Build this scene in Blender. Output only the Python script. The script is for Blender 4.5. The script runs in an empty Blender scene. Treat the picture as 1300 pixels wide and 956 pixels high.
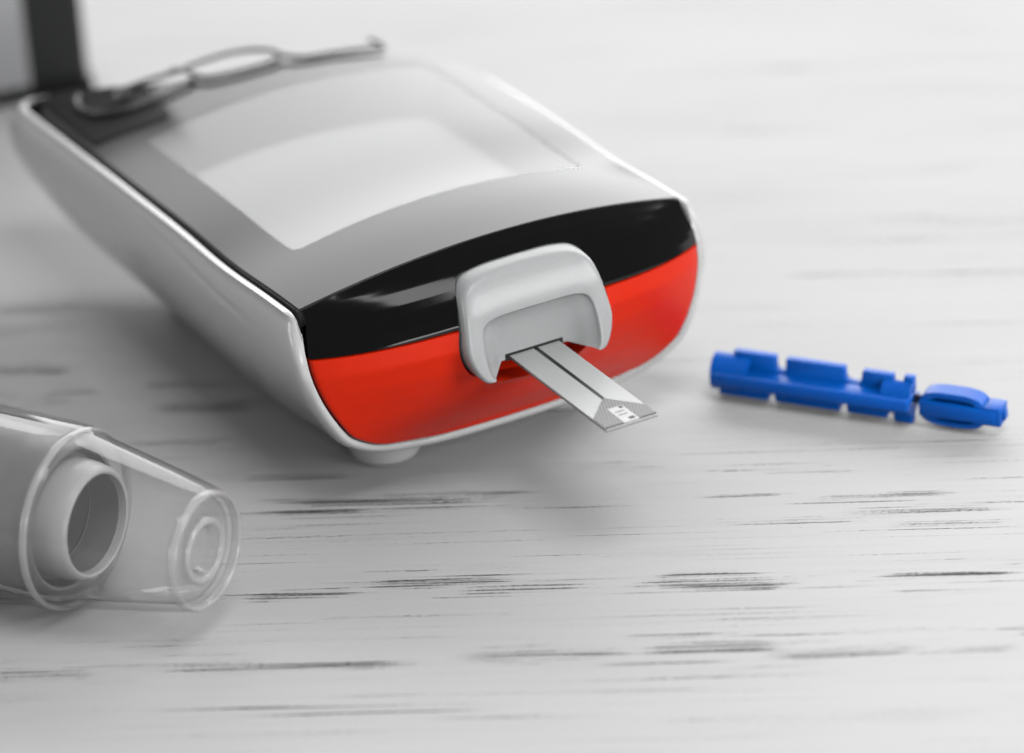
import bpy, bmesh, math, random
import numpy as np
from mathutils import Vector, Matrix, Euler

S = 0.01                      # one millimetre is 0.01 units
R = math.radians
random.seed(7)
rng = np.random.default_rng(11)
scene = bpy.context.scene
COL = scene.collection

# ------------------------------------------------------------------ camera
PITCH, DIST, ROLL, FPX = 0.4871, 575.27, 0.071, 6184.337
cam = bpy.data.cameras.new('camera')
camo = bpy.data.objects.new('camera', cam)
COL.objects.link(camo)
camo.location = (0, -DIST * math.cos(PITCH) * S, DIST * math.sin(PITCH) * S)
camo.rotation_euler = (Matrix.Rotation(math.pi / 2 - PITCH, 3, 'X') @ Matrix.Rotation(-ROLL, 3, 'Z')).to_euler()
cam.sensor_fit = 'HORIZONTAL'
cam.sensor_width = 36.0
cam.lens = FPX / 1300 * 36
cam.clip_start = 0.1
cam.clip_end = 200
cam.dof.use_dof = True
cam.dof.focus_distance = 537.5 * S
cam.dof.aperture_fstop = cam.lens * 0.001 / (12.5 * S)
cam.dof.aperture_blades = 0
scene.camera = camo

# ------------------------------------------------------------------ world and lamps
world = bpy.data.worlds.new('World')
scene.world = world
world.use_nodes = True
world.node_tree.nodes['Background'].inputs[0].default_value = (1, 1, 1, 1)
world.node_tree.nodes['Background'].inputs[1].default_value = 0.17


def area(name, loc, target, sx, sy, radiance):
    """softbox: radiance is what the panel shows, power follows from its size"""
    l = bpy.data.lights.new(name, 'AREA')
    l.shape = 'RECTANGLE'
    l.size, l.size_y = sx * S, sy * S
    l.energy = radiance * math.pi * (sx * S) * (sy * S)
    o = bpy.data.objects.new(name, l)
    COL.objects.link(o)
    o.location = [c * S for c in loc]
    d = Vector(target) - Vector(loc)
    o.rotation_euler = d.to_track_quat('-Z', 'Y').to_euler()
    return o


area('back_softbox', (190, 720, 322), (0, 0, 40), 1500, 640, 3.25)
area('key_softbox', (150, -290, 720), (0, -20, 10), 340, 280, 4.5)
area('side_softbox', (430, -290, 215), (0, -20, 10), 200, 190, 9.2)
area('front_fill', (300, -900, 150), (0, -20, 10), 420, 240, 6.4)  # added low fill, replaces light bounced up from the table
area('left_fill', (-900, -160, 130), (0, 10, 10), 420, 240, 3.8)  # added weak fill, lifts the meter's shaded left wall

scene.render.engine = 'CYCLES'
scene.cycles.use_denoising = True
scene.cycles.denoising_input_passes = 'RGB'
scene.cycles.use_adaptive_sampling = False
scene.cycles.max_bounces = 14
scene.cycles.diffuse_bounces = 0
scene.cycles.transmission_bounces = 12
scene.cycles.transparent_max_bounces = 12
scene.cycles.sample_clamp_indirect = 6
vs = scene.view_settings
vs.view_transform = 'Standard'
vs.look = 'None'
vs.gamma = 1
vs.exposure = 0.14
vs.use_curve_mapping = False


# ------------------------------------------------------------------ materials
def principled(name, col, rough=0.4, **kw):
    m = bpy.data.materials.new(name)
    m.use_nodes = True
    b = m.node_tree.nodes['Principled BSDF']
    b.inputs['Base Color'].default_value = (*col, 1)
    b.inputs['Roughness'].default_value = rough
    for k, v in kw.items():
        b.inputs[k.replace('_', ' ')].default_value = v
    return m


def add_noise(m, scale=300, col_amt=0.06, bump=0.0, rough_amt=0.05, bscale=None):
    """slight unevenness of colour, gloss and relief, so a surface is never dead flat"""
    nt = m.node_tree
    N, L = nt.nodes, nt.links
    b = N['Principled BSDF']
    tc = N.new('ShaderNodeTexCoord')
    n = N.new('ShaderNodeTexNoise')
    n.inputs['Scale'].default_value = scale
    n.inputs['Detail'].default_value = 5
    L.new(tc.outputs['Object'], n.inputs['Vector'])
    base = b.inputs['Base Color'].default_value[:]
    mx = N.new('ShaderNodeMix')
    mx.data_type = 'RGBA'
    mx.inputs['A'].default_value = tuple(c * (1 - col_amt) for c in base[:3]) + (1,)
    mx.inputs['B'].default_value = tuple(min(1, c * (1 + col_amt)) for c in base[:3]) + (1,)
    L.new(n.outputs['Fac'], mx.inputs['Factor'])
    L.new(mx.outputs['Result'], b.inputs['Base Color'])
    r = b.inputs['Roughness'].default_value
    mr = N.new('ShaderNodeMapRange')
    mr.inputs['To Min'].default_value = max(0, r - rough_amt)
    mr.inputs['To Max'].default_value = r + rough_amt
    L.new(n.outputs['Fac'], mr.inputs['Value'])
    L.new(mr.outputs['Result'], b.inputs['Roughness'])
    if bump:
        n2 = N.new('ShaderNodeTexNoise')
        n2.inputs['Scale'].default_value = bscale or scale * 3
        n2.inputs['Detail'].default_value = 3
        L.new(tc.outputs['Object'], n2.inputs['Vector'])
        bp = N.new('ShaderNodeBump')
        bp.inputs['Strength'].default_value = bump
        bp.inputs['Distance'].default_value = 0.05 * S
        L.new(n2.outputs['Fac'], bp.inputs['Height'])
        L.new(bp.outputs['Normal'], b.inputs['Normal'])
    return m


M = {}
M['shell'] = add_noise(principled('white_gloss_plastic', (0.72, 0.72, 0.72), 0.22, Coat_Weight=0.3, Coat_Roughness=0.08), 12, 0.03)
M['panel'] = add_noise(principled('dark_gloss_panel', (0.05, 0.051, 0.053), 0.13, IOR=1.33), 9, 0.04, rough_amt=0.02)
M['rear'] = add_noise(principled('black_gloss_keys', (0.012, 0.012, 0.012), 0.1, IOR=1.7), 9, 0.04, rough_amt=0.02)
M['band'] = add_noise(principled('black_gloss_band', (0.003, 0.003, 0.003), 0.1, IOR=1.42), 60, 0.2, rough_amt=0.03)
M['red'] = add_noise(principled('red_satin_plastic', (0.95, 0.03, 0.005), 0.36, Specular_IOR_Level=0.3), 40, 0.04, bump=0.08, bscale=900)
M['port'] = add_noise(principled('grey_satin_plastic', (0.52, 0.53, 0.535), 0.33, Subsurface_Weight=0.25, Subsurface_Radius=(0.012, 0.012, 0.012), Coat_Weight=0.15, Coat_Roughness=0.2), 150, 0.04, bump=0.12, bscale=900)
M['slot'] = principled('slot_black', (0.01, 0.01, 0.01), 0.6)
M['well'] = add_noise(principled('display_surround_grey', (0.66, 0.66, 0.66), 0.55), 20, 0.03)
M['display'] = add_noise(principled('blank_display_added_glow', (0.95, 0.95, 0.95), 0.4, Emission_Color=(1, 1, 1, 1), Emission_Strength=0.1), 25, 0.02)  # faint glow added to brighten the blank display
M['trim'] = add_noise(principled('grey_metal_trim', (0.11, 0.11, 0.11), 0.3, Metallic=0.6), 80, 0.15)
M['foot'] = add_noise(principled('white_rubber', (0.7, 0.7, 0.7), 0.5), 60, 0.04, bump=0.1)
M['strip'] = add_noise(principled('strip_silver_film', (0.66, 0.67, 0.67), 0.28), 20, 0.015, rough_amt=0.01)
M['strip_edge'] = principled('strip_cut_edge', (0.2, 0.2, 0.2), 0.5)
M['strip_black'] = principled('strip_black_print', (0.012, 0.012, 0.012), 0.4)
M['strip_white'] = principled('strip_white_print', (0.82, 0.82, 0.82), 0.4)
M['blue'] = add_noise(principled('blue_plastic', (0.001, 0.145, 0.72), 0.36, Specular_IOR_Level=0.35, Subsurface_Weight=0.15, Subsurface_Radius=(0.004, 0.006, 0.02)), 60, 0.12, bump=0.1, bscale=260)
M['needle'] = principled('dark_pin', (0.01, 0.015, 0.05), 0.4)
M['nose'] = add_noise(principled('grey_nose_plastic', (0.27, 0.27, 0.27), 0.4), 40, 0.06, bump=0.05)
M['nose_dark'] = add_noise(principled('nose_inside_grey', (0.24, 0.24, 0.24), 0.5), 40, 0.06)
M['collar'] = add_noise(principled('white_collar_plastic', (0.6, 0.6, 0.6), 0.35), 40, 0.04)
M['mark'] = principled('dark_print', (0.03, 0.03, 0.03), 0.5)
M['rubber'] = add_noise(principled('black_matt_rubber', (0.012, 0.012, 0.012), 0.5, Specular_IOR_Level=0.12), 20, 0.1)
M['box'] = add_noise(principled('black_case', (0.012, 0.013, 0.013), 0.35), 20, 0.1)
M['box_panel'] = add_noise(principled('pale_grey_panel', (0.72, 0.725, 0.74), 0.35), 10, 0.06)

def thin_clear(name, tint, ior, rough, milk):
    """thin clear plastic: shows what is behind it, mirrors at a slant, slightly milky"""
    m = bpy.data.materials.new(name)
    m.use_nodes = True
    N, L = m.node_tree.nodes, m.node_tree.links
    N.remove(N['Principled BSDF'])
    tr = N.new('ShaderNodeBsdfTransparent')
    tr.inputs[0].default_value = (tint, tint, tint, 1)
    edge = N.new('ShaderNodeBsdfTransparent')
    edge.inputs[0].default_value = (0.58, 0.58, 0.58, 1)
    lw = N.new('ShaderNodeLayerWeight')
    lw.inputs['Blend'].default_value = 0.5
    pw = N.new('ShaderNodeMath')
    pw.operation = 'POWER'
    pw.inputs[1].default_value = 4.0
    L.new(lw.outputs['Facing'], pw.inputs[0])
    me_ = N.new('ShaderNodeMixShader')           # longer way through the wall at its edges
    L.new(pw.outputs[0], me_.inputs[0])
    L.new(tr.outputs[0], me_.inputs[1])
    L.new(edge.outputs[0], me_.inputs[2])
    df = N.new('ShaderNodeBsdfDiffuse')
    df.inputs[0].default_value = (0.85, 0.85, 0.85, 1)
    mm = N.new('ShaderNodeMixShader')
    mm.inputs[0].default_value = milk
    L.new(me_.outputs[0], mm.inputs[1])
    L.new(df.outputs[0], mm.inputs[2])
    gl = N.new('ShaderNodeBsdfGlossy')
    gl.inputs['Roughness'].default_value = rough
    fr = N.new('ShaderNodeFresnel')
    fr.inputs['IOR'].default_value = ior
    geo = N.new('ShaderNodeNewGeometry')         # inner faces of the wall do not mirror
    inv = N.new('ShaderNodeMath')
    inv.operation = 'SUBTRACT'
    inv.inputs[0].default_value = 1.0
    L.new(geo.outputs['Backfacing'], inv.inputs[1])
    fb = N.new('ShaderNodeMath')
    fb.operation = 'MULTIPLY'
    L.new(fr.outputs[0], fb.inputs[0])
    L.new(inv.outputs[0], fb.inputs[1])
    mx = N.new('ShaderNodeMixShader')
    L.new(fb.outputs[0], mx.inputs[0])
    L.new(mm.outputs[0], mx.inputs[1])
    L.new(gl.outputs[0], mx.inputs[2])
    L.new(mx.outputs[0], N['Material Output'].inputs['Surface'])
    return m


M['rim'] = thin_clear('milky_rim_highlight', 0.97, 1.5, 0.08, 0.34)  # pale milkiness stands in for highlights on the cap's edges
M['clear'] = thin_clear('clear_plastic', 0.985, 1.52, 0.06, 0.045)

m = bpy.data.materials.new('clear_window')
m.use_nodes = True
N, L = m.node_tree.nodes, m.node_tree.links
N.remove(N['Principled BSDF'])
tr = N.new('ShaderNodeBsdfTransparent')
tr.inputs[0].default_value = (0.96, 0.965, 0.965, 1)
gl = N.new('ShaderNodeBsdfGlossy')
gl.inputs['Roughness'].default_value = 0.12
fr = N.new('ShaderNodeFresnel')
fr.inputs['IOR'].default_value = 1.68
mxs = N.new('ShaderNodeMixShader')
L.new(fr.outputs[0], mxs.inputs[0])
L.new(tr.outputs[0], mxs.inputs[1])
L.new(gl.outputs[0], mxs.inputs[2])
L.new(mxs.outputs[0], N['Material Output'].inputs['Surface'])
M['window'] = m


# ------------------------------------------------------------------ mesh helpers (all in millimetres)
def obj(name, bm, mat, parent=None, sharp=38, loc=None, smooth=True):
    bmesh.ops.recalc_face_normals(bm, faces=bm.faces)
    for f in bm.faces:
        f.smooth = smooth
    ca = math.radians(sharp)
    for e in bm.edges:
        if len(e.link_faces) == 2 and e.calc_face_angle(0) > ca:
            e.smooth = False
    bmesh.ops.scale(bm, vec=(S, S, S), verts=bm.verts)
    me = bpy.data.meshes.new(name)
    bm.to_mesh(me)
    bm.free()
    o = bpy.data.objects.new(name, me)
    COL.objects.link(o)
    for mm in (mat if isinstance(mat, (list, tuple)) else [mat]):
        me.materials.append(mm)
    if parent:
        o.parent = parent
    if loc:
        o.location = [c * S for c in loc]
    return o


def thing(name, label, cat, loc=(0, 0, 0), rotz=0.0):
    o = bpy.data.objects.new(name, None)
    o.empty_display_size = 0.05
    COL.objects.link(o)
    o.location = [c * S for c in loc]
    o.rotation_euler = (0, 0, rotz)
    o['label'] = label
    o['category'] = cat
    return o


def loft(bm, rings, closed=False, mat=0):
    vr = [[bm.verts.new(p) for p in r] for r in rings]
    n = len(vr[0])
    for a, b in zip(vr[:-1], vr[1:]):
        for i in range(n if closed else n - 1):
            j = (i + 1) % n
            f = bm.faces.new((a[i], a[j], b[j], b[i]))
            f.material_index = mat
    return vr


def fan(bm, ring, mat=0):
    c = Vector((0, 0, 0))
    for v in ring:
        c += v.co
    cv = bm.verts.new(c / len(ring))
    n = len(ring)
    for i in range(n):
        f = bm.faces.new((ring[i], ring[(i + 1) % n], cv))
        f.material_index = mat


def box(bm, x0, x1, y0, y1, z0, z1, bev=0.0, seg=2, mat=None):
    t = bmesh.new()
    bmesh.ops.create_cube(t, size=1)
    for v in t.verts:
        v.co = Vector(((x0 + x1) / 2 + v.co.x * (x1 - x0), (y0 + y1) / 2 + v.co.y * (y1 - y0), (z0 + z1) / 2 + v.co.z * (z1 - z0)))
    if bev:
        bmesh.ops.bevel(t, geom=t.edges[:] + t.verts[:], offset=bev, segments=seg, affect='EDGES', profile=0.5)
    if mat is not None:
        bmesh.ops.transform(t, matrix=mat, verts=t.verts)
    me = bpy.data.meshes.new('tmp')
    t.to_mesh(me)
    t.free()
    bm.from_mesh(me)
    bpy.data.meshes.remove(me)


def prism(bm, pts, axis, a0, a1, bev=0.15):
    """outline pts (2-D) pushed along axis from a0 to a1, edges rounded"""
    t = bmesh.new()

    def P(p, a):
        return {'x': (a, p[0], p[1]), 'y': (p[0], a, p[1]), 'z': (p[0], p[1], a)}[axis]
    v0 = [t.verts.new(P(p, a0)) for p in pts]
    v1 = [t.verts.new(P(p, a1)) for p in pts]
    n = len(pts)
    t.faces.new(v0[::-1])
    t.faces.new(v1)
    for i in range(n):
        t.faces.new((v0[i], v0[(i + 1) % n], v1[(i + 1) % n], v1[i]))
    bmesh.ops.recalc_face_normals(t, faces=t.faces)
    if bev:
        ed = [e for e in t.edges if e.calc_face_angle(0) > R(25)]
        bmesh.ops.bevel(t, geom=ed, offset=bev, segments=2, affect='EDGES', profile=0.5, clamp_overlap=True)
    me = bpy.data.meshes.new('tmp')
    t.to_mesh(me)
    t.free()
    bm.from_mesh(me)
    bpy.data.meshes.remove(me)


def lathe(bm, prof, n=96, axis='x', closed=False, mat=0):
    """prof: list of (a, r) along the axis; makes a surface of revolution"""
    rings = []
    for a, r in prof:
        r = max(r, 1e-4)
        ring = []
        for i in range(n):
            t = 2 * math.pi * i / n
            c, s = r * math.cos(t), r * math.sin(t)
            ring.append({'x': (a, c, s), 'z': (c, s, a)}[axis])
        rings.append(ring)
    if closed:
        rings.append(rings[0])
    vr = loft(bm, rings, True, mat)
    if closed:
        bmesh.ops.remove_doubles(bm, verts=bm.verts, dist=1e-5)
    return vr


def tube(bm, pts, r, n=10):
    P = [Vector(p) for p in pts]
    rings = []
    for i, p in enumerate(P):
        t = (P[min(i + 1, len(P) - 1)] - P[max(i - 1, 0)]).normalized()
        u = t.cross(Vector((0, 0, 1)))
        if u.length < 1e-3:
            u = Vector((1, 0, 0))
        u.normalize()
        w = u.cross(t)
        k = 0.55 if i in (0, len(P) - 1) else 1.0
        rings.append([p + (u * math.cos(a) + w * math.sin(a)) * r * k for a in [2 * math.pi * j / n for j in range(n)]])
    vr = loft(bm, rings, True)
    fan(bm, vr[0])
    fan(bm, vr[-1][::-1])


def catmull(pts, n):
    pts = [np.array(p, float) for p in pts]
    P = [2 * pts[0] - pts[1]] + pts + [2 * pts[-1] - pts[-2]]
    out = []
    for i in range(1, len(P) - 2):
        for k in range(n):
            t = k / n
            a, b, c, d = P[i - 1:i + 3]
            out.append(0.5 * (2 * b + (c - a) * t + (2 * a - 5 * b + 4 * c - d) * t * t + (3 * b - 3 * c + d - a) * t ** 3))
    out.append(pts[-1])
    return out


def resample(pts, n):
    P = np.array(pts, float)
    d = np.r_[0, np.cumsum(np.linalg.norm(np.diff(P, axis=0), axis=1))]
    t = np.linspace(0, d[-1], n)
    return np.stack([np.interp(t, d, P[:, k]) for k in range(P.shape[1])], 1)


def sstep(a, b, x):
    t = min(1, max(0, (x - a) / (b - a)))
    return t * t * (3 - 2 * t)


# ================================================================== THE TABLE
GRAIN_ANG = R(-5.0)


def pix(px, py, z=0.0):
    """where a measured spot of the photograph lies on the table (used once, to lay out the grain)"""
    qx, qy = px - 650, py - 478
    c, s = math.cos(ROLL), math.sin(ROLL)
    qx, qy = qx * c - qy * s, qx * s + qy * c
    fw = np.array([0, math.cos(PITCH), -math.sin(PITCH)])
    up = np.array([0, math.sin(PITCH), math.cos(PITCH)])
    d = np.array([qx / FPX, 0, 0]) - up * qy / FPX + fw
    C = np.array([0, -DIST * math.cos(PITCH), DIST * math.sin(PITCH)])
    return C + d * (z - C[2]) / d[2]


# patches of open grain: x0, y0, x1, y1, half height (photo pixels), strength
GRAIN = [
    (-60, 398, 260, 392, 11, .75), (-60, 425, 230, 412, 16, .6), (-60, 472, 110, 468, 7, .95), (40, 503, 140, 496, 7, .8), (160, 492, 330, 488, 9, .75),
    (180, 520, 340, 512, 12, .9), (-60, 500, 40, 505, 9, .8), (150, 565, 300, 560, 4, .75), (240, 575, 345, 568, 4, .6), (180, 606, 330, 600, 4, .6),
    (280, 609, 470, 604, 6, .8), (440, 630, 700, 626, 6, .95), (330, 638, 640, 640, 9, .8), (300, 655, 560, 652, 8, .7), (340, 648, 480, 650, 5, .8), (560, 650, 860, 640, 7, .5),
    (600, 596, 710, 592, 4, .6), (520, 598, 620, 594, 4, .8), (700, 596, 860, 592, 5, .7), (880, 632, 1000, 628, 4, .95), (1000, 634, 1240, 626, 6, .8),
    (1030, 652, 1310, 645, 9, .75), (1110, 668, 1310, 662, 6, .8), (940, 600, 1120, 597, 5, .65), (830, 568, 960, 565, 5, .55), (960, 566, 1120, 568, 5, .4), (1050, 598, 1300, 588, 5, .5),
    (290, 758, 470, 752, 9, .85), (440, 742, 680, 734, 10, .9), (560, 750, 770, 742, 9, .85), (790, 742, 1025, 738, 11, .95), (820, 730, 990, 728, 5, .8), (1090, 735, 1310, 726, 7, .85), (1110, 752, 1310, 744, 6, .7),
    (-40, 762, 120, 766, 8, .7), (150, 850, 560, 842, 10, .85), (550, 838, 820, 828, 10, .9), (800, 826, 1010, 820, 12, .9), (960, 838, 1200, 820, 7, .9), (1180, 826, 1310, 818, 8, .7), (-40, 860, 150, 852, 10, .8), (1260, 800, 1320, 796, 7, .8),
    (200, 905, 700, 896, 12, .6), (760, 925, 1300, 905, 12, .6),
    (880, 235, 1300, 208, 10, .5), (820, 172, 1300, 155, 10, .38), (880, 296, 1300, 280, 12, .45), (980, 120, 1300, 108, 12, .3), (700, 92, 1180, 80, 14, .3),
    (560, 40, 1300, 20, 16, .25), (130, 60, 520, 36, 10, .2), (900, 205, 1300, 195, 6, .4), (-60, 330, 120, 330, 9, .3), (-60, 300, 60, 296, 9, .35),
]


def more_grain():
    out = []
    r = random.Random(5)
    for x0, y0, x1, y1, h, st in GRAIN:
        out.append((x0, y0, x1, y1, h, st))
        blur = st < 0.55
        for _ in range(1 if blur else 4):
            L_ = x1 - x0
            a = x0 + L_ * r.uniform(-0.45, 0.7)
            b = a + L_ * r.uniform(0.35, 0.9)
            sl = (y1 - y0) / L_
            dy = r.uniform(-1.7, 1.7) * h
            out.append((a, y0 + (a - x0) * sl + dy, b, y0 + (b - x0) * sl + dy, h * r.uniform(0.18, 0.42), st * r.uniform(0.6, 0.95)))
    for _ in range(150):
        y = r.uniform(0, 940)
        a = r.uniform(-80, 1300)
        b = a + r.uniform(120, 600)
        out.append((a, y, b, y - 0.03 * (b - a), r.uniform(1.2, 3.0), r.uniform(0.4, 0.8)))
    return out


def build_table():
    gx = np.concatenate([np.linspace(-900, -90, 14), np.arange(-80, 90, 1.0), np.linspace(95, 900, 14)])
    gy = np.concatenate([np.linspace(-420, -100, 10), np.arange(-95, 140, 0.3), np.linspace(150, 640, 14)])
    X, Y = np.meshgrid(gx, gy)
    nx, ny = len(gx), len(gy)
    den = np.zeros_like(X)
    for x0, y0, x1, y1, h, s in more_grain():
        a, b = pix(x0, y0), pix(x1, y1)
        hh = np.linalg.norm(pix((x0 + x1) / 2, (y0 + y1) / 2 + h) - pix((x0 + x1) / 2, (y0 + y1) / 2))
        L_ = b[:2] - a[:2]
        ln = np.linalg.norm(L_)
        u = L_ / ln
        t = ((X - a[0]) * u[0] + (Y - a[1]) * u[1]) / ln
        d = -(X - a[0]) * u[1] + (Y - a[1]) * u[0]
        d = d + 0.16 * hh * np.sin(t * 5 + x0) + 0.06 * hh * np.sin(t * 17 + y0)
        ends = np.clip(np.minimum(t, 1 - t) / 0.22, 0, 1)
        wid = hh * (0.45 + 0.55 * ends)
        den = np.maximum(den, s * np.clip(1.15 - (d / wid) ** 2, 0, 1) * ends ** 0.6)
    outside = (np.abs(X) > 78) | (Y < -92) | (Y > 136)
    den = np.maximum(den, 0.27)
    den[outside] = 0.3
    verts = np.stack([X.ravel() * S, Y.ravel() * S, np.zeros(X.size)], 1)
    idx = np.arange(nx * ny).reshape(ny, nx)
    faces = np.stack([idx[:-1, :-1], idx[:-1, 1:], idx[1:, 1:], idx[1:, :-1]], -1).reshape(-1, 4)
    # the board's edge and underside
    n0 = len(verts)
    rim = np.concatenate([idx[0, :], idx[1:, -1], idx[-1, -2::-1], idx[-2:0:-1, 0]])
    low = verts[rim].copy()
    low[:, 2] = -22 * S
    verts = np.concatenate([verts, low])
    k = len(rim)
    li = n0 + np.arange(k)
    side = np.stack([rim, li, np.roll(li, -1), np.roll(rim, -1)], -1)
    me = bpy.data.meshes.new('table_top')
    me.from_pydata(verts.tolist(), [], faces.tolist() + side.tolist() + [li[::-1].tolist()])
    at = me.attributes.new('grain', 'FLOAT', 'POINT')
    at.data.foreach_set('value', np.concatenate([den.ravel(), np.zeros(k)]).astype(np.float32))
    me.update()
    o = bpy.data.objects.new('table_top', me)
    COL.objects.link(o)
    o['kind'] = 'structure'
    o['label'] = 'white painted wooden table top with dark open grain streaks'
    # material
    m = principled('white_painted_wood', (0.7, 0.7, 0.7), 0.5)
    nt = m.node_tree
    N, L = nt.nodes, nt.links
    b = N['Principled BSDF']
    b.inputs['Specular IOR Level'].default_value = 0.2
    tc = N.new('ShaderNodeTexCoord')
    rot = N.new('ShaderNodeMapping')
    rot.inputs['Rotation'].default_value = (0, 0, -GRAIN_ANG)
    rot.inputs['Scale'].default_value = (1 / S, 1 / S, 1 / S)
    L.new(tc.outputs['Object'], rot.inputs['Vector'])

    def noise(sx, sy, detail, rough, dist=0.0, off=0.0):
        mp = N.new('ShaderNodeMapping')
        mp.inputs['Scale'].default_value = (sx, sy, 0.2)
        mp.inputs['Location'].default_value = (off, off * 1.7, 0)
        L.new(rot.outputs[0], mp.inputs['Vector'])
        n = N.new('ShaderNodeTexNoise')
        n.inputs['Scale'].default_value = 1
        n.inputs['Detail'].default_value = detail
        n.inputs['Roughness'].default_value = rough
        n.inputs['Distortion'].default_value = dist
        L.new(mp.outputs[0], n.inputs['Vector'])
        return n.outputs['Fac']

    def math_(op, a, b_, c=None):
        n = N.new('ShaderNodeMath')
        n.operation = op
        for i, v in enumerate((a, b_, c)):
            if v is None:
                continue
            if isinstance(v, (int, float)):
                n.inputs[i].default_value = v
            else:
                L.new(v, n.inputs[i])
        return n.outputs[0]

    def ramp(v, a, b_):
        n = N.new('ShaderNodeMapRange')
        n.interpolation_type = 'SMOOTHSTEP'
        n.inputs['From Min'].default_value = a
        n.inputs['From Max'].default_value = b_
        L.new(v, n.inputs['Value'])
        return n.outputs['Result']
    att = N.new('ShaderNodeAttribute')
    att.attribute_name = 'grain'
    g = att.outputs['Fac']
    streak = noise(0.025, 2.8, 3.0, 0.62)
    fine = noise(1.6, 8.0, 4, 0.78, off=31)
    v = math_('ADD', streak, math_('MULTIPLY', g, 0.275))
    v = math_('ADD', v, math_('MULTIPLY', math_('SUBTRACT', fine, 0.5), 0.46))
    pore = ramp(v, 0.755, 0.815)                       # open pores
    halo = ramp(v, 0.60, 0.86)                       # thin grey paint around them
    cloud = noise(0.012, 0.09, 4, 0.55, off=9)
    brush = noise(0.02, 1.1, 4, 0.6, off=3)
    tone = math_('ADD', math_('MULTIPLY', cloud, 0.10), math_('MULTIPLY', brush, 0.06))
    tone = math_('ADD', tone, 0.66)
    tone = math_('MULTIPLY', tone, math_('SUBTRACT', 1.0, math_('MULTIPLY', halo, 0.22)))
    tone = math_('MULTIPLY', tone, math_('SUBTRACT', 1.0, math_('MULTIPLY', pore, 0.80)))
    cmb = N.new('ShaderNodeCombineColor')
    for i in range(3):
        L.new(tone, cmb.inputs[i])
    L.new(cmb.outputs[0], b.inputs['Base Color'])
    rr = math_('ADD', math_('MULTIPLY', pore, 0.3), math_('ADD', math_('MULTIPLY', brush, 0.12), 0.58))
    L.new(rr, b.inputs['Roughness'])
    h = math_('SUBTRACT', math_('MULTIPLY', brush, 0.10), math_('MULTIPLY', pore, 1.0))
    bp = N.new('ShaderNodeBump')
    bp.inputs['Strength'].default_value = 0.6
    bp.inputs['Distance'].default_value = 0.12 * S
    L.new(h, bp.inputs['Height'])
    L.new(bp.outputs['Normal'], b.inputs['Normal'])
    me.materials.append(m)


build_table()

# ================================================================== THE METER
meter = thing('glucose_meter', 'white blood glucose meter with a blank grey display, black band and bright red front', 'glucose meter', (-1.40, -17.63, 0), 0.4605)


_sk = catmull([(-27, 17.4), (-24, 16.8), (-21, 15.0), (-17, 11.0), (-13, 6.8), (-9, 3.2), (-4, 1.0), (0, 0.2), (5, -0.7), (10, -1.8), (15, -3.0), (20, -4.6), (27, -7.4)], 8)
_skx, _sky = [p[0] for p in _sk], [p[1] for p in _sk]


def skew(x, y):
    """the far end of the meter is cut at a slant"""
    return y + float(np.interp(x, _skx, _sky)) * sstep(34, 60, y)


def crown(y):
    return 3.8


def zedge(y):
    return 25.2 - 0.0488 * y - 0.5 * math.exp(-((y - 17) / 9) ** 2)


def zpan(y):
    return zedge(y)


def zs(x, y):
    return zpan(y) + crown(y) * (1 - (x / 25.0) ** 2)


def yfront(x):
    return -0.3 - 2.4 * (1 - (x / 25.0) ** 2)


_z = [4.0, 5.2, 6.7, 8, 10, 12, 14.5, 17, 20, 23, 24.5, 25.5, 26.6, 27.5, 28.3, 29.0]
_yc = [-2.2, -2.6, -3.2, -4.4, -6.2, -7.6, -8.9, -9.8, -10.3, -10.0, -9.2, -8.3, -7.2, -5.9, -4.4, -2.7]
_ye = [-3.0, -3.0, -3.0, -3.0, -3.0, -3.0, -3.0, -3.0, -3.0, -2.7, -2.3, -2.0, -1.5, -1.1, -0.7, -0.3]


def dome(x, z):
    """how far forward the front face bulges"""
    zz = z + 3.8 * (x / 25.0) ** 2 * sstep(13, 24, z)
    F = max(0.0, 1 - (x / 25.2) ** 2) ** 0.85
    yc, ye = np.interp(zz, _z, _yc), np.interp(zz, _z, _ye)
    return float(ye + (yc - ye) * F)


# ---- shell: half profile as (x factor, height fraction) from the bottom middle to the lip
HP = [(0, 0), (0.2, 0.004), (0.40, 0.02), (0.654, 0.08), (0.80, 0.18), (0.868, 0.27), (0.945, 0.45), (0.988, 0.62), (1.0, 0.76), (0.993, 0.88), (0.978, 0.955)]


def shell_half(y):
    if y < 18:
        t = max(0, (18 - y) / 21)
        zb = 2.0 + 3.2 * t ** 1.6
    else:
        zb = 1.8 + 0.5 * ((y - 18) / 60)
    if y > 49:
        zb += 9.0 * ((y - 49) / 13) ** 2
    W = 26.25
    if y > 55:
        t = min(1, (y - 55) / 6.6)
        W = 26.25 * (1 - t ** 3.4) ** (1 / 3.4)
    zt = zpan(y) + 0.25
    pts = [np.array((W * a, zb + (zt - zb) * b)) for a, b in HP]
    pts = catmull(pts, 6)
    gr = 0.16 * (1 - sstep(28, 52, y)) * sstep(5, 15, y)
    if gr:
        q = [abs((p[1] - zb) / (zt - zb) - (0.80 + 0.10 * sstep(4, 45, y))) for p in pts]
        pts[int(np.argmin(q))] = pts[int(np.argmin(q))] - np.array((gr, 0))
    lip = [(-0.5, 0.30), (-0.95, 0.40), (-1.3, 0.28), (-1.46, -0.05), (-1.52, -0.9), (-1.56, -2.2)]
    base = pts[-1]
    zl = zt - 1.0
    pts += [np.array((max(0.0, W + dx), zl + 0.45 + dz)) for dx, dz in lip]
    return pts, zb, zt


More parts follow.
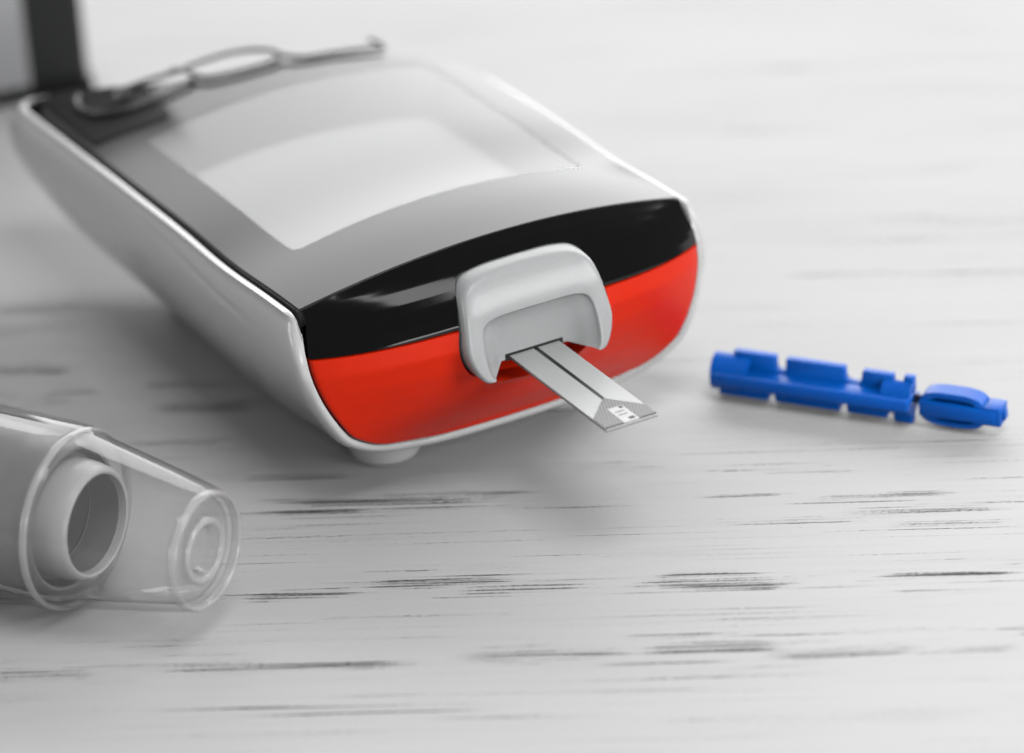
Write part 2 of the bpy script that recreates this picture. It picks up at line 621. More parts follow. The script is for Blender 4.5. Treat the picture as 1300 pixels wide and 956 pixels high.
def shell_ring(y, off=0.0, yfun=None):
    half, zb, zt = shell_half(y)
    P = np.array(half)
    if off:
        t = np.gradient(P, axis=0)
        nrm = np.stack([-t[:, 1], t[:, 0]], 1)
        nrm /= np.linalg.norm(nrm, axis=1)[:, None] + 1e-9
        wt = np.ones(len(P))
        wt[-12:] = np.linspace(1, 0.25, 12)
        P = P + nrm * off * wt[:, None]
        P[0, 0] = 0
    P[:, 0] = np.maximum(P[:, 0], 0)
    full = [(-x, z) for x, z in P[::-1]] + [(x, z) for x, z in P[1:]]
    out = []
    for x, z in full:
        zf = (zt - z) / max(1, zt - zb)
        yy = y if yfun is None else yfun(x, z)
        if y > 40:
            yy += 5.0 * sstep(42, 61.6, y) * math.sin(math.pi * min(1, max(0, zf * 0.85)))
            yy = yy - y + skew(x, y)
            if x < 0:
                x *= 1 + 0.035 * sstep(36, 60, y)
        if zf < 0.12:          # the rim sinks below the panel on the right flank and at the far end
            z -= (1 - zf / 0.12) * max(0.9 * sstep(12, 22, x), 0.9 * sstep(-21, -14, x) * sstep(50, 58, y))
        out.append((x, yy, z))
    return out


bm = bmesh.new()
rings = []
ys = [61.6, 61.5, 61.2, 60.8, 60.2, 59.4, 58.4, 57.2, 55.8, 54.2] + list(np.linspace(52.5, 8, 22)) + [6, 4, 2.2]
for y in ys:
    rings.append(shell_ring(y))


def rimy(dy):
    return lambda x, z: dome(x, z) + dy


FR = 0.6
rings.append(shell_ring(FR, 0.0, rimy(1.2)))
rings.append(shell_ring(FR, 0.06, rimy(0.55)))
rings.append(shell_ring(FR, 0.28, rimy(0.08)))
rings.append(shell_ring(FR, 0.62, rimy(-0.18)))
rings.append(shell_ring(FR, 1.0, rimy(-0.15)))
rings.append(shell_ring(FR, 1.3, rimy(0.1)))
rings.append(shell_ring(FR, 1.42, rimy(0.6)))
rings.append(shell_ring(FR, 1.44, rimy(2.6)))
vr = loft(bm, rings)
bm.faces.new(vr[0])
obj('shell', bm, M['shell'], meter, 50)


# inner outline of the rim = outline of the front pieces
def inner_outline(off=1.56):
    half, zb, zt = shell_half(FR)
    P = np.array(half[:-6])
    t = np.gradient(P, axis=0)
    nrm = np.stack([-t[:, 1], t[:, 0]], 1)
    nrm /= np.linalg.norm(nrm, axis=1)[:, None]
    P = P + nrm * off
    P[0, 0] = 0
    return P


INN = inner_outline()
ZSEAM = 20.4
# ---- top panel
LW0, LW1, LY0, LY1 = 18.7, 18.85, 11.9, 52.3
PB = 60.2


def side_pts(a, b, n):
    return [tuple(np.array(a) + (np.array(b) - np.array(a)) * i / n) for i in range(n)]


def arc(c, r, a0, a1, n):
    return [(c[0] + r * math.cos(R(a0 + (a1 - a0) * i / n)), c[1] + r * math.sin(R(a0 + (a1 - a0) * i / n))) for i in range(n)]


def panel_loops():
    nF, nS, nC = 40, 56, 10
    XW = 24.35
    # outer, counter-clockwise from the front left corner
    h = nC // 2
    xc, yc_ = XW - 6.0, yfront(XW)
    o = [(x, yfront(x)) for x in np.linspace(-xc, xc, nF, endpoint=False)]
    o += [(x, yfront(x)) for x in np.linspace(xc, XW, h, endpoint=False)]
    o += side_pts((XW, yc_), (XW, yc_ + 6.0), h)
    rr = 5.0
    yr = PB - rr
    o += side_pts((XW, yc_ + 6.0), (XW, yr), nS)
    o += arc((XW - rr, yr), rr, 0, 90, nC)
    o += side_pts((XW - rr, PB), (-XW + rr, PB), nF)
    o += arc((-XW + rr, yr), rr, 90, 180, nC)
    o += side_pts((-XW, yr), (-XW, yc_ + 6.0), nS)
    o += side_pts((-XW, yc_ + 6.0), (-XW, yc_), h)
    o += [(x, yfront(x)) for x in np.linspace(-XW, -xc, h, endpoint=False)]
    r = 1.3
    i_ = side_pts((-LW0 + r, LY0), (LW0 - r, LY0), nF)
    i_ += arc((LW0 - r, LY0 + r), r, -90, 0, nC)
    i_ += side_pts((LW0, LY0 + r), (LW1, LY1 - r), nS)
    i_ += arc((LW1 - r, LY1 - r), r, 0, 90, nC)
    i_ += side_pts((LW1 - r, LY1), (-LW1 + r, LY1), nF)
    i_ += arc((-LW1 + r, LY1 - r), r, 90, 180, nC)
    i_ += side_pts((-LW1, LY1 - r), (-LW0, LY0 + r), nS)
    i_ += arc((-LW0 + r, LY0 + r), r, 180, 270, nC)
    o = [(x, skew(x, y)) for x, y in o]
    return np.array(o), np.array(i_)


OUT, INL = panel_loops()
cen = np.array((0, 36.0))


def inset(loop, d):
    t = np.roll(loop, -1, 0) - np.roll(loop, 1, 0)
    n = np.stack([-t[:, 1], t[:, 0]], 1)
    n /= np.linalg.norm(n, axis=1)[:, None] + 1e-9
    e = np.roll(loop, -1, 0) - loop
    e /= np.linalg.norm(e, axis=1)[:, None] + 1e-9
    m = np.stack([-e[:, 1], e[:, 0]], 1)
    n /= np.clip((n * m).sum(1), 0.6, 1)[:, None]        # mitred corners
    return loop + n * d


bm = bmesh.new()
rings = []
edge = inset(OUT, 0.45)
for d, dz in ((0.0, -2.2), (0.0, -0.5), (0.1, -0.18), (0.25, -0.04)):
    rings.append([(x, y, zs(x, y) + dz) for x, y in inset(OUT, d)])
for k in np.linspace(0, 1, 20):
    L_ = edge * (1 - k) + INL * k
    rings.append([(x, y, zs(x, y)) for x, y in L_])
rings.append([(x, y, zs(x, y) - 0.03) for x, y in inset(INL, 0.03)])
loft(bm, rings, True)


def smooth_top(o, fn, tol):
    # true surface normals, so the gloss runs clean over the sheet
    me = o.data
    ns = []
    for v in me.vertices:
        x, y, z = v.co / S
        if abs(z - fn(x, y)) < tol:
            e = 0.05
            n = Vector((-(fn(x + e, y) - fn(x - e, y)) / (2 * e), -(fn(x, y + e) - fn(x, y - e)) / (2 * e), 1)).normalized()
        else:
            n = v.normal.copy()
        ns.append(n)
    me.normals_split_custom_set_from_vertices(ns)


smooth_top(obj('top_panel', bm, M['panel'], meter, 60), zs, 0.045)

# display well, display and window
WELL = 7.4
bm = bmesh.new()
w0 = inset(INL, 0.03)
rings = [[(x, y, zs(x, y) - 0.03 - WELL * k) for x, y in w0] for k in (0, 0.25, 0.5, 0.75, 1.0)]
loft(bm, rings, True)
well = obj('display_well', bm, M['well'], meter, 60)
bm = bmesh.new()
NX, NY = 24, 24


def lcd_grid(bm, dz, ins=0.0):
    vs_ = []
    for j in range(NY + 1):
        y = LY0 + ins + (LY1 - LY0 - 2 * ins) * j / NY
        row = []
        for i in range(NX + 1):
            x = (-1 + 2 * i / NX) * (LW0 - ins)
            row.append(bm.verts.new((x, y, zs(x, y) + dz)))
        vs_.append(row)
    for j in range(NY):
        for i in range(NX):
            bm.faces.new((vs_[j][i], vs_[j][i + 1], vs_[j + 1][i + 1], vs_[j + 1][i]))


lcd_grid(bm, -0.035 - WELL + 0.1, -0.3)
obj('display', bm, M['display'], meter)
bm = bmesh.new()
loop = inset(INL, 0.02)
c0 = np.array((0, (LY0 + LY1) / 2))
rings = [[(x, y, zs(x, y) - 0.06) for x, y in (loop * (1 - k) + c0 * k)] for k in np.linspace(0, 0.97, 14)]
vr = loft(bm, rings, True)
fan(bm, vr[-1])
obj('display_window', bm, M['window'], meter, 60)

# ---- raised dark patch in the far left corner, standing in for the case's reflection
def oval(cx, cy, rx, ry, n=48, p=2.6, rot=0.0):
    out = []
    for i in range(n):
        t = 2 * math.pi * i / n
        c, s = math.cos(t), math.sin(t)
        x = rx * math.copysign(abs(c) ** (2 / p), c)
        y = ry * math.copysign(abs(s) ** (2 / p), s)
        out.append((cx + x * math.cos(rot) - y * math.sin(rot), cy + x * math.sin(rot) + y * math.cos(rot)))
    return out


def on_panel(pts, lift):
    return [(x, y, zs(x, y) + lift) for x, y in pts]


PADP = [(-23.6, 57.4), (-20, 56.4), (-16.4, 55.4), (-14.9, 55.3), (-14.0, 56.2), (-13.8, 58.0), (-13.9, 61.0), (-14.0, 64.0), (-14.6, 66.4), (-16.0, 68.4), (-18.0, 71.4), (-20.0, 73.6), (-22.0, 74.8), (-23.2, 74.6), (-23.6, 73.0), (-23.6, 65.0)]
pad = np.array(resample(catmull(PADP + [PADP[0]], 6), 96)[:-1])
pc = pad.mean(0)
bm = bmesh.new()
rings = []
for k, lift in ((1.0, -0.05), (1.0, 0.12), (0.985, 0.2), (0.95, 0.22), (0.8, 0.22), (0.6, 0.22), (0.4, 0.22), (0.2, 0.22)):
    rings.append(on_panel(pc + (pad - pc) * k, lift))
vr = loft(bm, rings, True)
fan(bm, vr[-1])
refl_patch = obj('reflection_patch', bm, M['rubber'], meter, 50)
bm = bmesh.new()  # oval swelling on the dark patch
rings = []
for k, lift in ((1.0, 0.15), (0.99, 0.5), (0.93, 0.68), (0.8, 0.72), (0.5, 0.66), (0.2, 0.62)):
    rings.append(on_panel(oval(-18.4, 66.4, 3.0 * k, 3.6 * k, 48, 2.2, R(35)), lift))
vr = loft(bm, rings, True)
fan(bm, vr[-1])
obj('patch_oval', bm, M['rubber'], refl_patch, 50)

# ---- port outline seen from the front (x, z), left half then mirrored
PO = [(0, 27.45), (3.5, 27.35), (6.0, 27.05), (7.3, 26.6), (8.2, 25.6), (8.7, 23.8), (9.05, 21.5), (9.2, 19.8), (9.0, 18.6), (8.6, 17.5), (8.0, 16.5), (7.5, 16.05), (7.0, 15.95)]
PA = [(0, 23.0), (3.0, 23.0), (5.0, 22.9), (6.3, 22.5), (6.9, 21.6), (7.1, 20.4), (7.15, 19.0), (7.1, 17.8), (6.95, 17.0), (6.75, 16.6), (6.45, 16.32)]
PW = [(0, 22.3), (2.0, 22.3), (3.2, 22.2), (3.9, 21.8), (4.15, 21.0), (4.2, 20.0), (4.2, 18.6), (4.2, 17.4), (4.2, 16.7)]


def mirror(h, n):
    h = resample(catmull(h, 6), n)
    return np.concatenate([h[::-1] * [-1, 1], h[1:]])


NP = 40
PO_, PA_, PW_ = mirror(PO, NP), mirror(PA, NP), mirror(PW, NP)


def yport(z):
    return float(np.interp(z, [15, 16.5, 20, 24, 26, 27.5], [-12.5, -12.3, -11.3, -10.0, -8.9, -7.7]))


def scale2(P, k):
    c = np.array((0, 21.0))
    return c + (P - c) * k


bm = bmesh.new()
cl = scale2(PO_, 1.0)
rings = [[(x, -5.0 if z > 24 else -6.5, z) for x, z in cl],
         [(x, min(dome(x, z), yport(z) + 1.2) + 0.2, z) for x, z in cl],
         [(x, yport(z) + 0.55, z) for x, z in scale2(PO_, 0.995)],
         [(x, yport(z) + 0.2, z) for x, z in scale2(PO_, 0.98)],
         [(x, yport(z) + 0.04, z) for x, z in scale2(PO_, 0.962)]]
f0 = scale2(PO_, 0.948)
for k in (0.05, 0.3, 0.6, 0.9):
    Pm = f0 * (1 - k) + PA_ * k
    rings.append([(x, yport(z) - 0.02, z) for x, z in Pm])
for k, dy in ((0.0, 0.06), (0.03, 0.22), (0.09, 0), (0.3, 0), (0.6, 0), (1.0, 0)):
    Pm = PA_ * (1 - k) + PW_ * k
    if k < 0.05:
        rings.append([(x, yport(z) + dy, z) for x, z in Pm])
    else:
        rings.append([(x, (yport(a[1]) + 0.3) * (1 - k) - 9.2 * k, z) for (x, z), a in zip(Pm, PA_)])
vr = loft(bm, rings)
last = vr[-1]
# back wall of the recess, down to the slot
for i in range(NP - 1):
    a, b = i, 2 * NP - 2 - i
    if b - a > 1:
        if b - a == 2:
            bm.faces.new((last[a], last[a + 1], last[b]))
        else:
            bm.faces.new((last[a], last[a + 1], last[b - 1], last[b]))
for side in (0, -1):
    try:
        bm.faces.new([r[side] for r in vr])
    except ValueError:
        pass
port = obj('strip_port', bm, M['port'], meter, 55)
bm = bmesh.new()
box(bm, -3.65, 3.65, -9.32, -8.6, 16.55, 17.4, 0.05, 1)
obj('slot', bm, M['slot'], port)


# ---- front pieces, each laid between two outlines
def seam_pts():
    xe = float(np.interp(ZSEAM, INN[:, 1][10:], INN[:, 0][10:]))
    return xe


XE = seam_pts()
notch = scale2(PO_, 1.018)
# where the seam meets the port
ZP = 22.1


def split_notch():
    n = len(notch)
    left_hi = [i for i in range(n // 2) if notch[i][1] < ZP]
    il = max(i for i in range(n // 2) if notch[i][1] <= ZP)
    ir = n - 1 - il
    return il, ir


il, ir = split_notch()
seamL = [(-XE, ZSEAM), tuple(notch[il])]
seamR = [tuple(notch[ir]), (XE, ZSEAM)]

NR = 140


def piece(name, mat, outer, inner, nring, skirt, lift=0.0, lip=0.0):
    outer, inner = resample(outer, NR), resample(inner, NR)
    bm = bmesh.new()
    rings = []

    def P(x, z, d):
        return (x, dome(x, z) + d - lift, z)
    ks = list(np.linspace(0.0, 1.0, nring))
    # rounded outer edge
    rings.append([P(x, z, skirt) for x, z in outer])
    rings.append([P(x, z, 0.22) for x, z in outer])
    for k in [0.006, 0.016] + ks[1:-1] + [0.975, 0.99]:
        d = 0.06 if k == 0.006 else 0.0
        if lip and k > 0.9:
            d = -lip * (k - 0.9) / 0.1
        pm = outer * (1 - k) + inner * k
        rings.append([P(x, z, d) for x, z in pm])
    rings.append([P(x, z, 0.16) for x, z in inner])
    rings.append([P(x, z, skirt) for x, z in inner])
    vr = loft(bm, rings)
    # close the two ends the same way
    for side in (0, -1):
        a = [v for r in [vr] for v in [row[side] for row in r]]
        b = []
        for v in a:
            b.append(bm.verts.new((v.co.x, v.co.y + (skirt if v.co.y < dome(v.co.x, v.co.z) + skirt * 0.5 else 0), v.co.z)))
        for i in range(len(a) - 1):
            try:
                bm.faces.new((a[i], a[i + 1], b[i + 1], b[i]))
            except ValueError:
                pass
    return bm


# red cover: bottom outline to port notch
low = INN[INN[:, 1] <= ZSEAM - 0.05]
G = 0.07
outer = np.concatenate([[(-XE, ZSEAM - G)], (low * [-1, 1])[::-1], low[1:], [(XE, ZSEAM - G)]])
inner = np.concatenate([[(notch[il][0], notch[il][1] - G)], notch[:il][::-1] if False else notch[:il + 1][::-1][1:], ])
inner = np.concatenate([notch[:il][::-1], [(-5.0, 14.2), (0, 13.7), (5.0, 14.2)], notch[ir + 1:][::-1]])
inner[0] = (notch[il][0], notch[il][1] - G)
inner[-1] = (notch[ir][0], notch[ir][1] - G)
bm = piece('front_cover', M['red'], outer, inner, 26, 2.8, 0.12, 0.22)
# sunken floor of the notch behind the port legs
fl = [(-6.4, 14.6), (6.4, 14.6), (8.8, 17), (9.2, 22.2), (-9.2, 22.2), (-8.8, 17)]
n1 = 30
rows = []
for z in np.linspace(13.5, 22.3, 12):
    rows.append([(x, dome(x, z) + 2.2, z) for x in np.linspace(-9.4, 9.4, 24)])
loft(bm, rows)
obj('front_cover', bm, M['red'], meter, 50)

# black band: top edge of the face down to the seam and over the port
XT = 24.3
top = [(x, zs(x, yfront(x)) - 0.1) for x in np.linspace(-XT, XT, 80)]
lowc = np.concatenate([[(-XE, ZSEAM + G)], [(notch[il][0], notch[il][1] + G)], notch[il + 1:ir], [(notch[ir][0], notch[ir][1] + G)], [(XE, ZSEAM + G)]])
# equal spacing in arc would skew the sheet: match left, middle and right thirds
tl = np.array(top)


def tri(a, n3):
    return np.concatenate([resample(a[0], n3)[:-1], resample(a[1], n3)[:-1], resample(a[2], n3)])


lo3 = tri((lowc[:2], lowc[1:-1], lowc[-2:]), 48)
xs = [-XT, notch[il][0] * 0.92, notch[ir][0] * 0.92, XT]
seg = []
for a, b in zip(xs[:-1], xs[1:]):
    seg.append(np.array([(x, zs(x, yfront(x)) - 0.1) for x in np.linspace(a, b, 30)]))
hi3 = tri(seg, 48)
bm = bmesh.new()
rings = []
SW_TIP = np.array((-22.5, 22.6))


def swoosh(x, z):
    """shallow scoop in the band beside the port: its lower half swells forward"""
    return 0.0
    t = (x + 21.5) / 13.0
    zline = 23.4 + 2.6 * t               # upper edge of the scoop
    d = zline - z
    if d <= 0:
        return 0.0
    return -0.50 * min(d, 1.6 + 1.2 * t) * sstep(0, 0.55, t) * 0.9


def PB_(x, z, d):
    # the outer side edge follows the rim
    return (x, dome(x, z) + d + swoosh(x, z) * (1 if d < 1 else 0), z)


rings.append([PB_(x, z, 2.5) for x, z in lo3])
rings.append([PB_(x, z, 0.18) for x, z in lo3])
for k in [0.012, 0.03] + list(np.linspace(0.06, 1.0, 30)):
    pm = lo3 * (1 - k) + hi3 * k
    rr_ = []
    for x, z in pm:
        # bow the ends out to the rim's inner outline
        xo = float(np.interp(z, INN[:, 1][10:], INN[:, 0][10:]))
        lim = abs(x)
        e = sstep(20, 24.3, lim)
        xx = math.copysign(lim + (min(xo, 25.2) - 24.55) * e * 0.8, x)
        rr_.append(PB_(xx, z, -0.02))
    rings.append(rr_)
rings.append([(x, yfront(x) + 0.5, z - 0.3) for x, z in hi3])
loft(bm, rings)
obj('front_band', bm, M['band'], meter, 50)

# black backing that shows in the gaps
bm = bmesh.new()
P = np.concatenate([(INN * [-1, 1])[::-1], INN[1:]])
P = scale2(P, 0.995)
vb = [bm.verts.new((x, dome(x, z) + 3.0, z)) for x, z in P]
cv = bm.verts.new((0, -5.0, 18))
for i in range(len(vb) - 1):
    bm.faces.new((vb[i], vb[i + 1], cv))
obj('inner_frame', bm, M['slot'], meter)

# feet
for fx, fy in ((-11.6, 7.7), (11.6, 7.7), (-12.4, 54), (12.4, 46)):
    bm = bmesh.new()
    prof = [(0.0, 0.01), (0.0, 3.2), (0.06, 3.7), (0.3, 4.05), (0.7, 4.25), (2.0, 4.75), (3.4, 5.4), (5.0, 6.0)]
    lathe(bm, prof, 56, 'z')
    obj('foot', bm, M['foot'], meter, 50, (fx, fy, 0.0))

# ================================================================== WIRE CLIP on the meter's far edge
clip = thing('wire_clip', 'bent grey metal wire clip with long loops lying on the far edge of the meter', 'wire clip', (-1.40, -17.63, 0), 0.4605)
W1 = [(-17.4, 65.2, 24.6), (-16.1, 66.3, 24.7), (-14.5, 66.6, 24.9), (-12.0, 66.2, 25.3), (-9.6, 65.5, 25.7), (-8.4, 64.9, 26.0)]
W2 = [(-19.8, 70.5, 23.7), (-20.8, 69.1, 23.6), (-21.1, 66.8, 23.6), (-20.6, 64.4, 23.9), (-19.2, 62.4, 24.3), (-17.0, 61.2, 24.8), (-13.5, 60.7, 25.4), (-9.5, 61.2, 26.0), (-7.9, 61.9, 26.2), (-8.0, 63.3, 26.3), (-8.4, 64.4, 26.2), (-9.2, 66.0, 25.9)]
W3 = [(-7.7, 62.3, 26.3), (-7.0, 60.6, 26.3), (-4.5, 59.6, 26.5), (-0.3, 59.2, 26.6), (2.9, 60.0, 26.6), (3.2, 61.6, 26.6), (2.8, 63.0, 26.4), (1.3, 64.8, 26.2), (-1.6, 65.6, 26.2), (-5.2, 65.8, 26.0), (-7.4, 65.6, 25.9), (-8.3, 64.9, 26.0)]
W4 = [(2.7, 61.4, 26.7), (3.7, 59.7, 26.6), (5.7, 58.5, 26.4), (8.9, 58.3, 26.1), (12.5, 58.0, 25.7), (15.8, 58.0, 25.1), (16.2, 59.6, 25.0), (15.7, 61.8, 24.9)]
for nm, w in (('long_loop', W1[::-1] + []), ('long_loop', W2), ('middle_loop', W3), ('end_arm', W4)):
    bm = bmesh.new()
    tube(bm, catmull(w, 8), 0.31, 12)
    obj(nm, bm, M['trim'], clip, 60)

# ================================================================== TEST STRIP
ca, sa = math.cos(0.4605), math.sin(0.4605)
strip = thing('test_strip', 'thin silver test strip with a black centre line sticking out of the port', 'test strip',
              (-1.40 + 8.9 * sa, -17.63 - 8.9 * ca, 16.98), 0.4605)
strip.rotation_euler = Euler((R(-1.6), 0, 0.4605))
SL, SW = 22.6, 3.18
bm = bmesh.new()
box(bm, -SW, SW, -SL, 5.0, -0.14, 0.14, 0.03, 1)
obj('base_film', bm, M['strip'], strip)
bm = bmesh.new()
box(bm, -SW - 0.03, SW + 0.03, -SL - 0.02, 4.9, -0.2, -0.145, 0.0)
obj('backing', bm, M['strip_edge'], strip)


def sheet(name, pts, z, mat, parent=strip, th=0.02):
    bm = bmesh.new()
    v0 = [bm.verts.new((x, y, z)) for x, y in pts]
    v1 = [bm.verts.new((x, y, z + th)) for x, y in pts]
    n = len(pts)
    bm.faces.new(v1)
    for i in range(n):
        bm.faces.new((v0[i], v0[(i + 1) % n], v1[(i + 1) % n], v1[i]))
    return obj(name, bm, mat, parent, smooth=False)


def strip_foil():
    m = principled('strip_hatched_foil', (0.3, 0.3, 0.3), 0.4)
    nt = m.node_tree
    N, L = nt.nodes, nt.links
    b = N['Principled BSDF']
    tc = N.new('ShaderNodeTexCoord')
    mp = N.new('ShaderNodeMapping')
    mp.inputs['Rotation'].default_value = (0, 0, R(20))
    L.new(tc.outputs['Object'], mp.inputs['Vector'])
    w = N.new('ShaderNodeTexWave')
    w.inputs['Scale'].default_value = 90
    w.inputs['Distortion'].default_value = 0.6
    L.new(mp.outputs[0], w.inputs['Vector'])
    mx = N.new('ShaderNodeMix')
    mx.data_type = 'RGBA'
    mx.inputs['A'].default_value = (0.2, 0.2, 0.2, 1)
    mx.inputs['B'].default_value = (0.36, 0.36, 0.36, 1)
    L.new(w.outputs['Fac'], mx.inputs['Factor'])
    L.new(mx.outputs['Result'], b.inputs['Base Color'])
    return m


M['foil'] = strip_foil()
CX = 0.15
sheet('centre_line', [(CX - 0.27, 4.8), (CX - 0.2, -16.2), (CX + 0.2, -16.2), (CX + 0.27, 4.8)], 0.142, M['strip_black'])
tip = sheet('tip_foil', [(CX, -15.9), (-SW + 0.05, -19.6), (-SW + 0.05, -SL + 0.05), (SW - 0.05, -SL + 0.05), (SW - 0.05, -19.9)], 0.166, M['foil'])
wx0, wx1, wy0, wy1 = -0.85, 1.0, -22.5, -18.6
win = sheet('contact_window', [(wx0, wy1), (wx0, wy0), (wx1, wy0), (wx1, wy1)], 0.19, M['strip_white'])
sheet('contact', [(0.45, -18.75), (0.45, -19.15), (0.85, -19.15), (0.85, -18.75)], 0.214, M['strip_black'], tip)
sheet('contact', [(0.1, -21.55), (0.1, -22.1), (0.75, -22.1), (0.75, -21.55)], 0.214, M['strip_black'], tip)
sheet('contact', [(-0.5, -19.7), (-0.5, -19.9), (0.6, -19.9), (0.6, -19.7)], 0.214, M['foil'], tip)
sheet('contact', [(-0.5, -20.5), (-0.5, -20.7), (0.6, -20.7), (0.6, -20.5)], 0.214, M['foil'], tip)
sheet('tip_line', [(-SW + 0.04, -SL + 0.32), (-SW + 0.04, -SL + 0.06), (-1.0, -SL + 0.06), (-1.0, -SL + 0.32)], 0.19, M['strip_black'])
sheet('tip_line', [(1.15, -SL + 0.32), (1.15, -SL + 0.06), (SW - 0.04, -SL + 0.06), (SW - 0.04, -SL + 0.32)], 0.19, M['strip_black'])

# ================================================================== BLUE LANCET
la = math.atan2(-15.2, 32.2)
lancet = thing('lancet', 'small blue plastic lancet with notched fins lying on the white wood', 'lancet', (23.8, -7.4, 0), la)
lancet.scale = (0.965, 1, 1)
LB = 25.3
ZC = 3.05
bm = bmesh.new()
# core and the ridge facing the viewer
prism(bm, [(0.2, ZC - 0.75), (LB, ZC - 0.75), (LB, ZC + 0.75), (0.2, ZC + 0.75)], 'y', -2.75, -0.1, 0.2)
core = obj('body', bm, M['blue'], lancet, 50)
bm = bmesh.new()
T = ZC + 2.75
top_fin = [(2.4, ZC + 0.3), (2.4, T), (7.7, T - 0.05), (7.8, T - 1.6), (8.1, T - 1.8), (8.7, T - 1.8), (9.0, T - 1.6), (9.1, T - 0.1), (16.5, T - 0.15), (16.6, T - 1.5),
           (16.9, T - 1.8), (17.4, T - 1.92), (18.3, T - 1.9), (18.6, T - 1.6), (18.8, T - 0.25), (22.6, T - 0.3), (22.7, T - 1.5), (23.9, T - 1.5), (24.0, T - 0.2), (25.2, T - 0.25), (25.2, ZC + 0.3)]
prism(bm, top_fin, 'y', -0.2, 0.9, 0.12)
obj('top_fin', bm, M['blue'], lancet, 50)
bm = bmesh.new()
B = 0.25
low_fin = [(0.6, ZC - 0.6), (0.6, B), (6.9, B), (7.0, B + 0.9), (7.7, B + 0.9), (7.8, B), (16.0, B), (16.1, B + 1.1), (16.9, B + 1.1), (17.0, B), (22.0, B), (22.1, B + 0.8), (22.8, B + 0.8), (22.9, 0.02), (25.25, 0.02), (25.25, ZC - 0.6)]
prism(bm, low_fin, 'y', -0.9, 0.3, 0.12)
obj('bottom_fin', bm, M['blue'], lancet, 50)
# round collars at both ends
def half_ring(x0, x1, r0, r1, a0, a1, name):
    bm = bmesh.new()
    n = 20
    prof = []
    for x in (x0, x1):
        for r in (r0, r1):
            prof.append([(x, r * math.cos(R(a0 + (a1 - a0) * i / n)), ZC + r * math.sin(R(a0 + (a1 - a0) * i / n))) for i in range(n + 1)])
    rings = [prof[0], prof[1], prof[3], prof[2], prof[0]]
    vr = loft(bm, rings)
    bmesh.ops.remove_doubles(bm, verts=bm.verts, dist=1e-4)
    es = [e for e in bm.edges if len(e.link_faces) == 1]
    bmesh.ops.holes_fill(bm, edges=es, sides=6)
    return obj(name, bm, M['blue'], lancet, 40)


half_ring(0, 4.6, 1.5, 2.2, 80, 190, 'collar')
half_ring(0, 3.6, 1.5, 2.3, 192, 355, 'collar')
half_ring(21.6, 25.2, 1.3, 2.05, 95, 185, 'collar')
half_ring(20.8, 25.2, 1.3, 2.1, 195, 350, 'collar')
bm = bmesh.new()
lathe(bm, [(0.0, 0.01), (0.0, 1.7), (0.5, 1.75), (0.5, 0.01)], 32)
bmesh.ops.translate(bm, vec=(0, 0, ZC), verts=bm.verts)
obj('end_plug', bm, M['blue'], lancet, 40)
bm = bmesh.new()
lathe(bm, [(LB - 0.6, 0.01), (LB - 0.6, 0.55), (LB + 1.4, 0.5), (LB + 1.4, 0.01)], 20)
bmesh.ops.translate(bm, vec=(0, 0, ZC - 0.1), verts=bm.verts)
obj('neck', bm, M['needle'], lancet, 40)
# twist-off cap: an oval loop, a bar through it and a square tip
bm = bmesh.new()
c0x, cz = LB + 5.0, 2.6
rings = []
for yy, k in ((-1.25, 0.94), (-1.1, 1.0), (1.1, 1.0), (1.25, 0.94)):
    rings.append([(x, yy, z) for x, z in oval(c0x, cz, 4.1 * k, 2.15 * k, 48, 3.2)])
for yy, k in ((1.25, 0.8), (1.1, 0.76), (-1.1, 0.76), (-1.25, 0.8)):
    rings.append([(x, yy, z) for x, z in oval(c0x, cz, 3.95 * k, 1.95 * k, 48, 3.2)])
rings.append(rings[0])
loft(bm, rings, True)
bmesh.ops.remove_doubles(bm, verts=bm.verts, dist=1e-4)
obj('cap_loop', bm, M['blue'], lancet, 40)
bm = bmesh.new()
prism(bm, oval(c0x, cz, 3.7, 1.85, 40, 3.2), 'y', -0.35, 0.45, 0.0)
obj('cap_web', bm, M['blue'], lancet, 40)
bm = bmesh.new()
prism(bm, [(c0x - 4.0, cz - 0.95), (c0x + 5.5, cz - 0.85), (c0x + 5.5, cz + 0.85), (c0x - 4.0, cz + 0.95)], 'y', -1.7, 1.0, 0.22)
obj('cap_bar', bm, M['blue'], lancet, 40)
bm = bmesh.new()
box(bm, c0x + 3.9, c0x + 6.1, -1.45, 1.3, cz - 1.15, cz + 1.15, 0.2)
box(bm, c0x + 6.0, c0x + 6.45, -0.7, 0.5, cz - 0.6, cz + 0.5, 0.12)
obj('cap_tip', bm, M['blue'], lancet, 40)

# ================================================================== LANCING PEN WITH CLEAR CAP
pa = math.atan2(-14.4, 23.1)
pen = thing('lancing_pen', 'grey lancing pen nose under a transparent tapered plastic cap', 'lancing pen', (-57.0, -40.4, 0), pa)
PZ = 10.55


def shift(bm):
    bmesh.ops.translate(bm, vec=(0, 0, PZ), verts=bm.verts)


# opaque body reaching out of view
bm = bmesh.new()
lathe(bm, [(-70, 0.01), (-70, 8.2), (-69, 8.9), (4.0, 8.9), (4.5, 8.7), (5.2, 8.65), (8.8, 8.5), (9.4, 8.35), (9.8, 8.05), (9.7, 7.7), (9.0, 7.5), (8.4, 7.1), (8.2, 5.3)], 96)
shift(bm)
body = obj('pen_body', bm, M['nose'], pen, 40)
bm = bmesh.new()
lathe(bm, [(8.2, 6.75), (11.0, 6.65), (12.4, 6.4), (12.9, 6.1), (13.0, 5.85), (12.9, 5.6), (12.4, 5.5), (5.0, 5.4)], 96)
shift(bm)
obj('nose_collar', bm, M['collar'], pen, 40)
bm = bmesh.new()
lathe(bm, [(5.0, 0.01), (5.0, 5.4), (12.0, 5.46)], 64)
shift(bm)
obj('nose_bore', bm, M['nose_dark'], pen, 40)
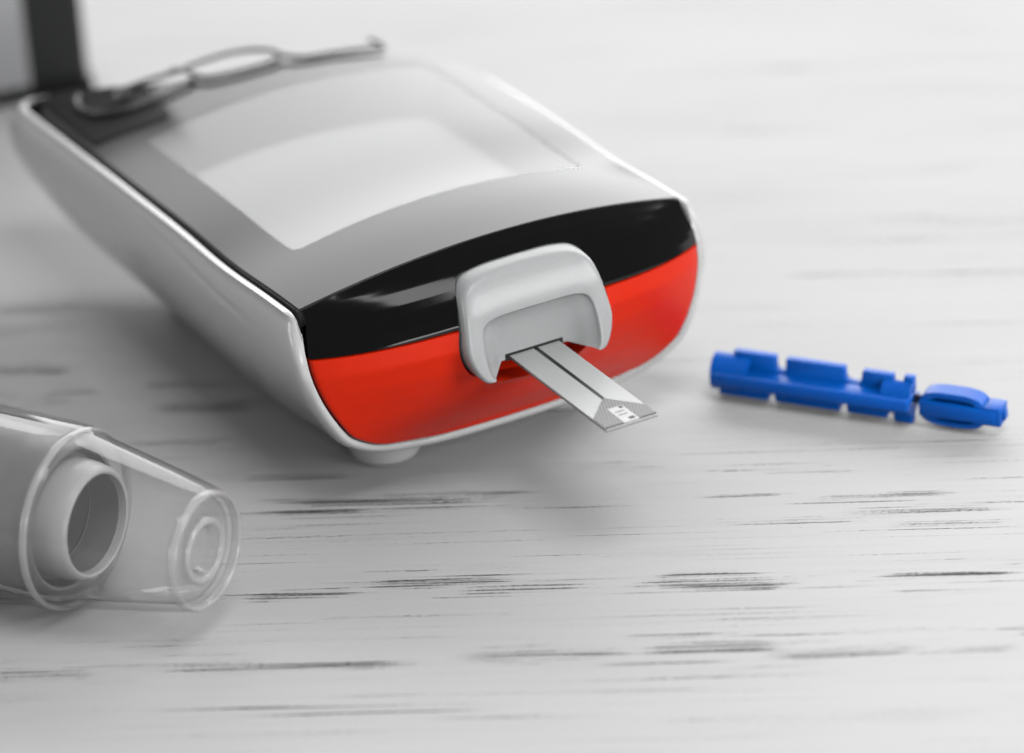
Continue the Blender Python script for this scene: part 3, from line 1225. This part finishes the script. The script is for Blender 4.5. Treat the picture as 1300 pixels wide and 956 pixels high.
# clear cap, one closed wall of plastic
bm = bmesh.new()
outer = [(-45, 10.2), (-14, 10.4), (7.0, 10.4), (9.4, 10.3), (10.2, 10.1), (10.7, 9.75), (11.2, 9.6), (14, 9.15), (18, 8.45), (22, 7.75), (25.0, 7.15), (26.3, 6.85), (27.0, 6.5), (27.25, 6.0)]
face = [(27.25, 5.2), (27.0, 4.5), (26.7, 4.0), (26.7, 3.6), (27.0, 3.4), (27.1, 3.0), (26.9, 2.6), (26.2, 2.4), (25.6, 2.4), (25.6, 3.2), (25.9, 4.2), (26.2, 5.2)]
inner = [(26.0, 5.8), (25.0, 6.3), (22, 6.85), (18, 7.55), (14, 8.25), (11.2, 8.75), (10.2, 9.25), (9.0, 9.5), (7, 9.55), (-14, 9.55), (-45, 9.4)]
lathe(bm, outer + face + inner, 128, closed=True)
shift(bm)
cap = obj('clear_cap', bm, M['clear'], pen, 35)
# milky rings added along the cap's edges to imitate their bright highlights
def ring(s0, r, w, t, name):
    bm = bmesh.new()
    pr = [(s0 + w * math.cos(a), r + t * math.sin(a)) for a in [2 * math.pi * k / 12 for k in range(12)]]
    lathe(bm, pr, 96, closed=True)
    shift(bm)
    return obj(name, bm, M['rim'], cap, 60)


ring(26.9, 6.35, 0.62, 0.42, 'cap_rim_highlight')
ring(26.9, 3.3, 0.4, 0.5, 'hole_rim_highlight')
ring(10.1, 9.95, 0.5, 0.32, 'shoulder_highlight')
# dark figures printed on the body, seen blurred at the frame's edge
def print_patch(a0, a1, x0, x1, name):
    bm = bmesh.new()
    rows = []
    for x in (x0, x1):
        rows.append([(x, -8.95 * math.cos(R(a)), PZ + 8.95 * math.sin(R(a))) for a in np.linspace(a0, a1, 8)])
    loft(bm, rows)
    return obj(name, bm, M['mark'], body, 60)


print_patch(14, 26, -4.2, -3.1, 'printed_mark')
print_patch(-14, -2, -5.6, -4.6, 'printed_mark')

# ================================================================== DARK FRAMED CASE BEHIND
case = thing('display_case', 'upright black framed case with a pale grey panel behind the meter', 'case', (-82.8, 83.6, 0), R(14))
bm = bmesh.new()
box(bm, -30, 30, 0, 16, 0, 60, 1.2, 3)
obj('case_body', bm, M['box'], case, 40)
bm = bmesh.new()
box(bm, -23.6, 22.0, -0.35, 2, 1.9, 55, 0.5, 2)
obj('front_panel', bm, M['box_panel'], case, 40)
bm = bmesh.new()
box(bm, -30.4, 30.5, -0.9, 3.0, 0.02, 1.7, 0.5, 3)
obj('base_plate', bm, M['rubber'], case, 40)
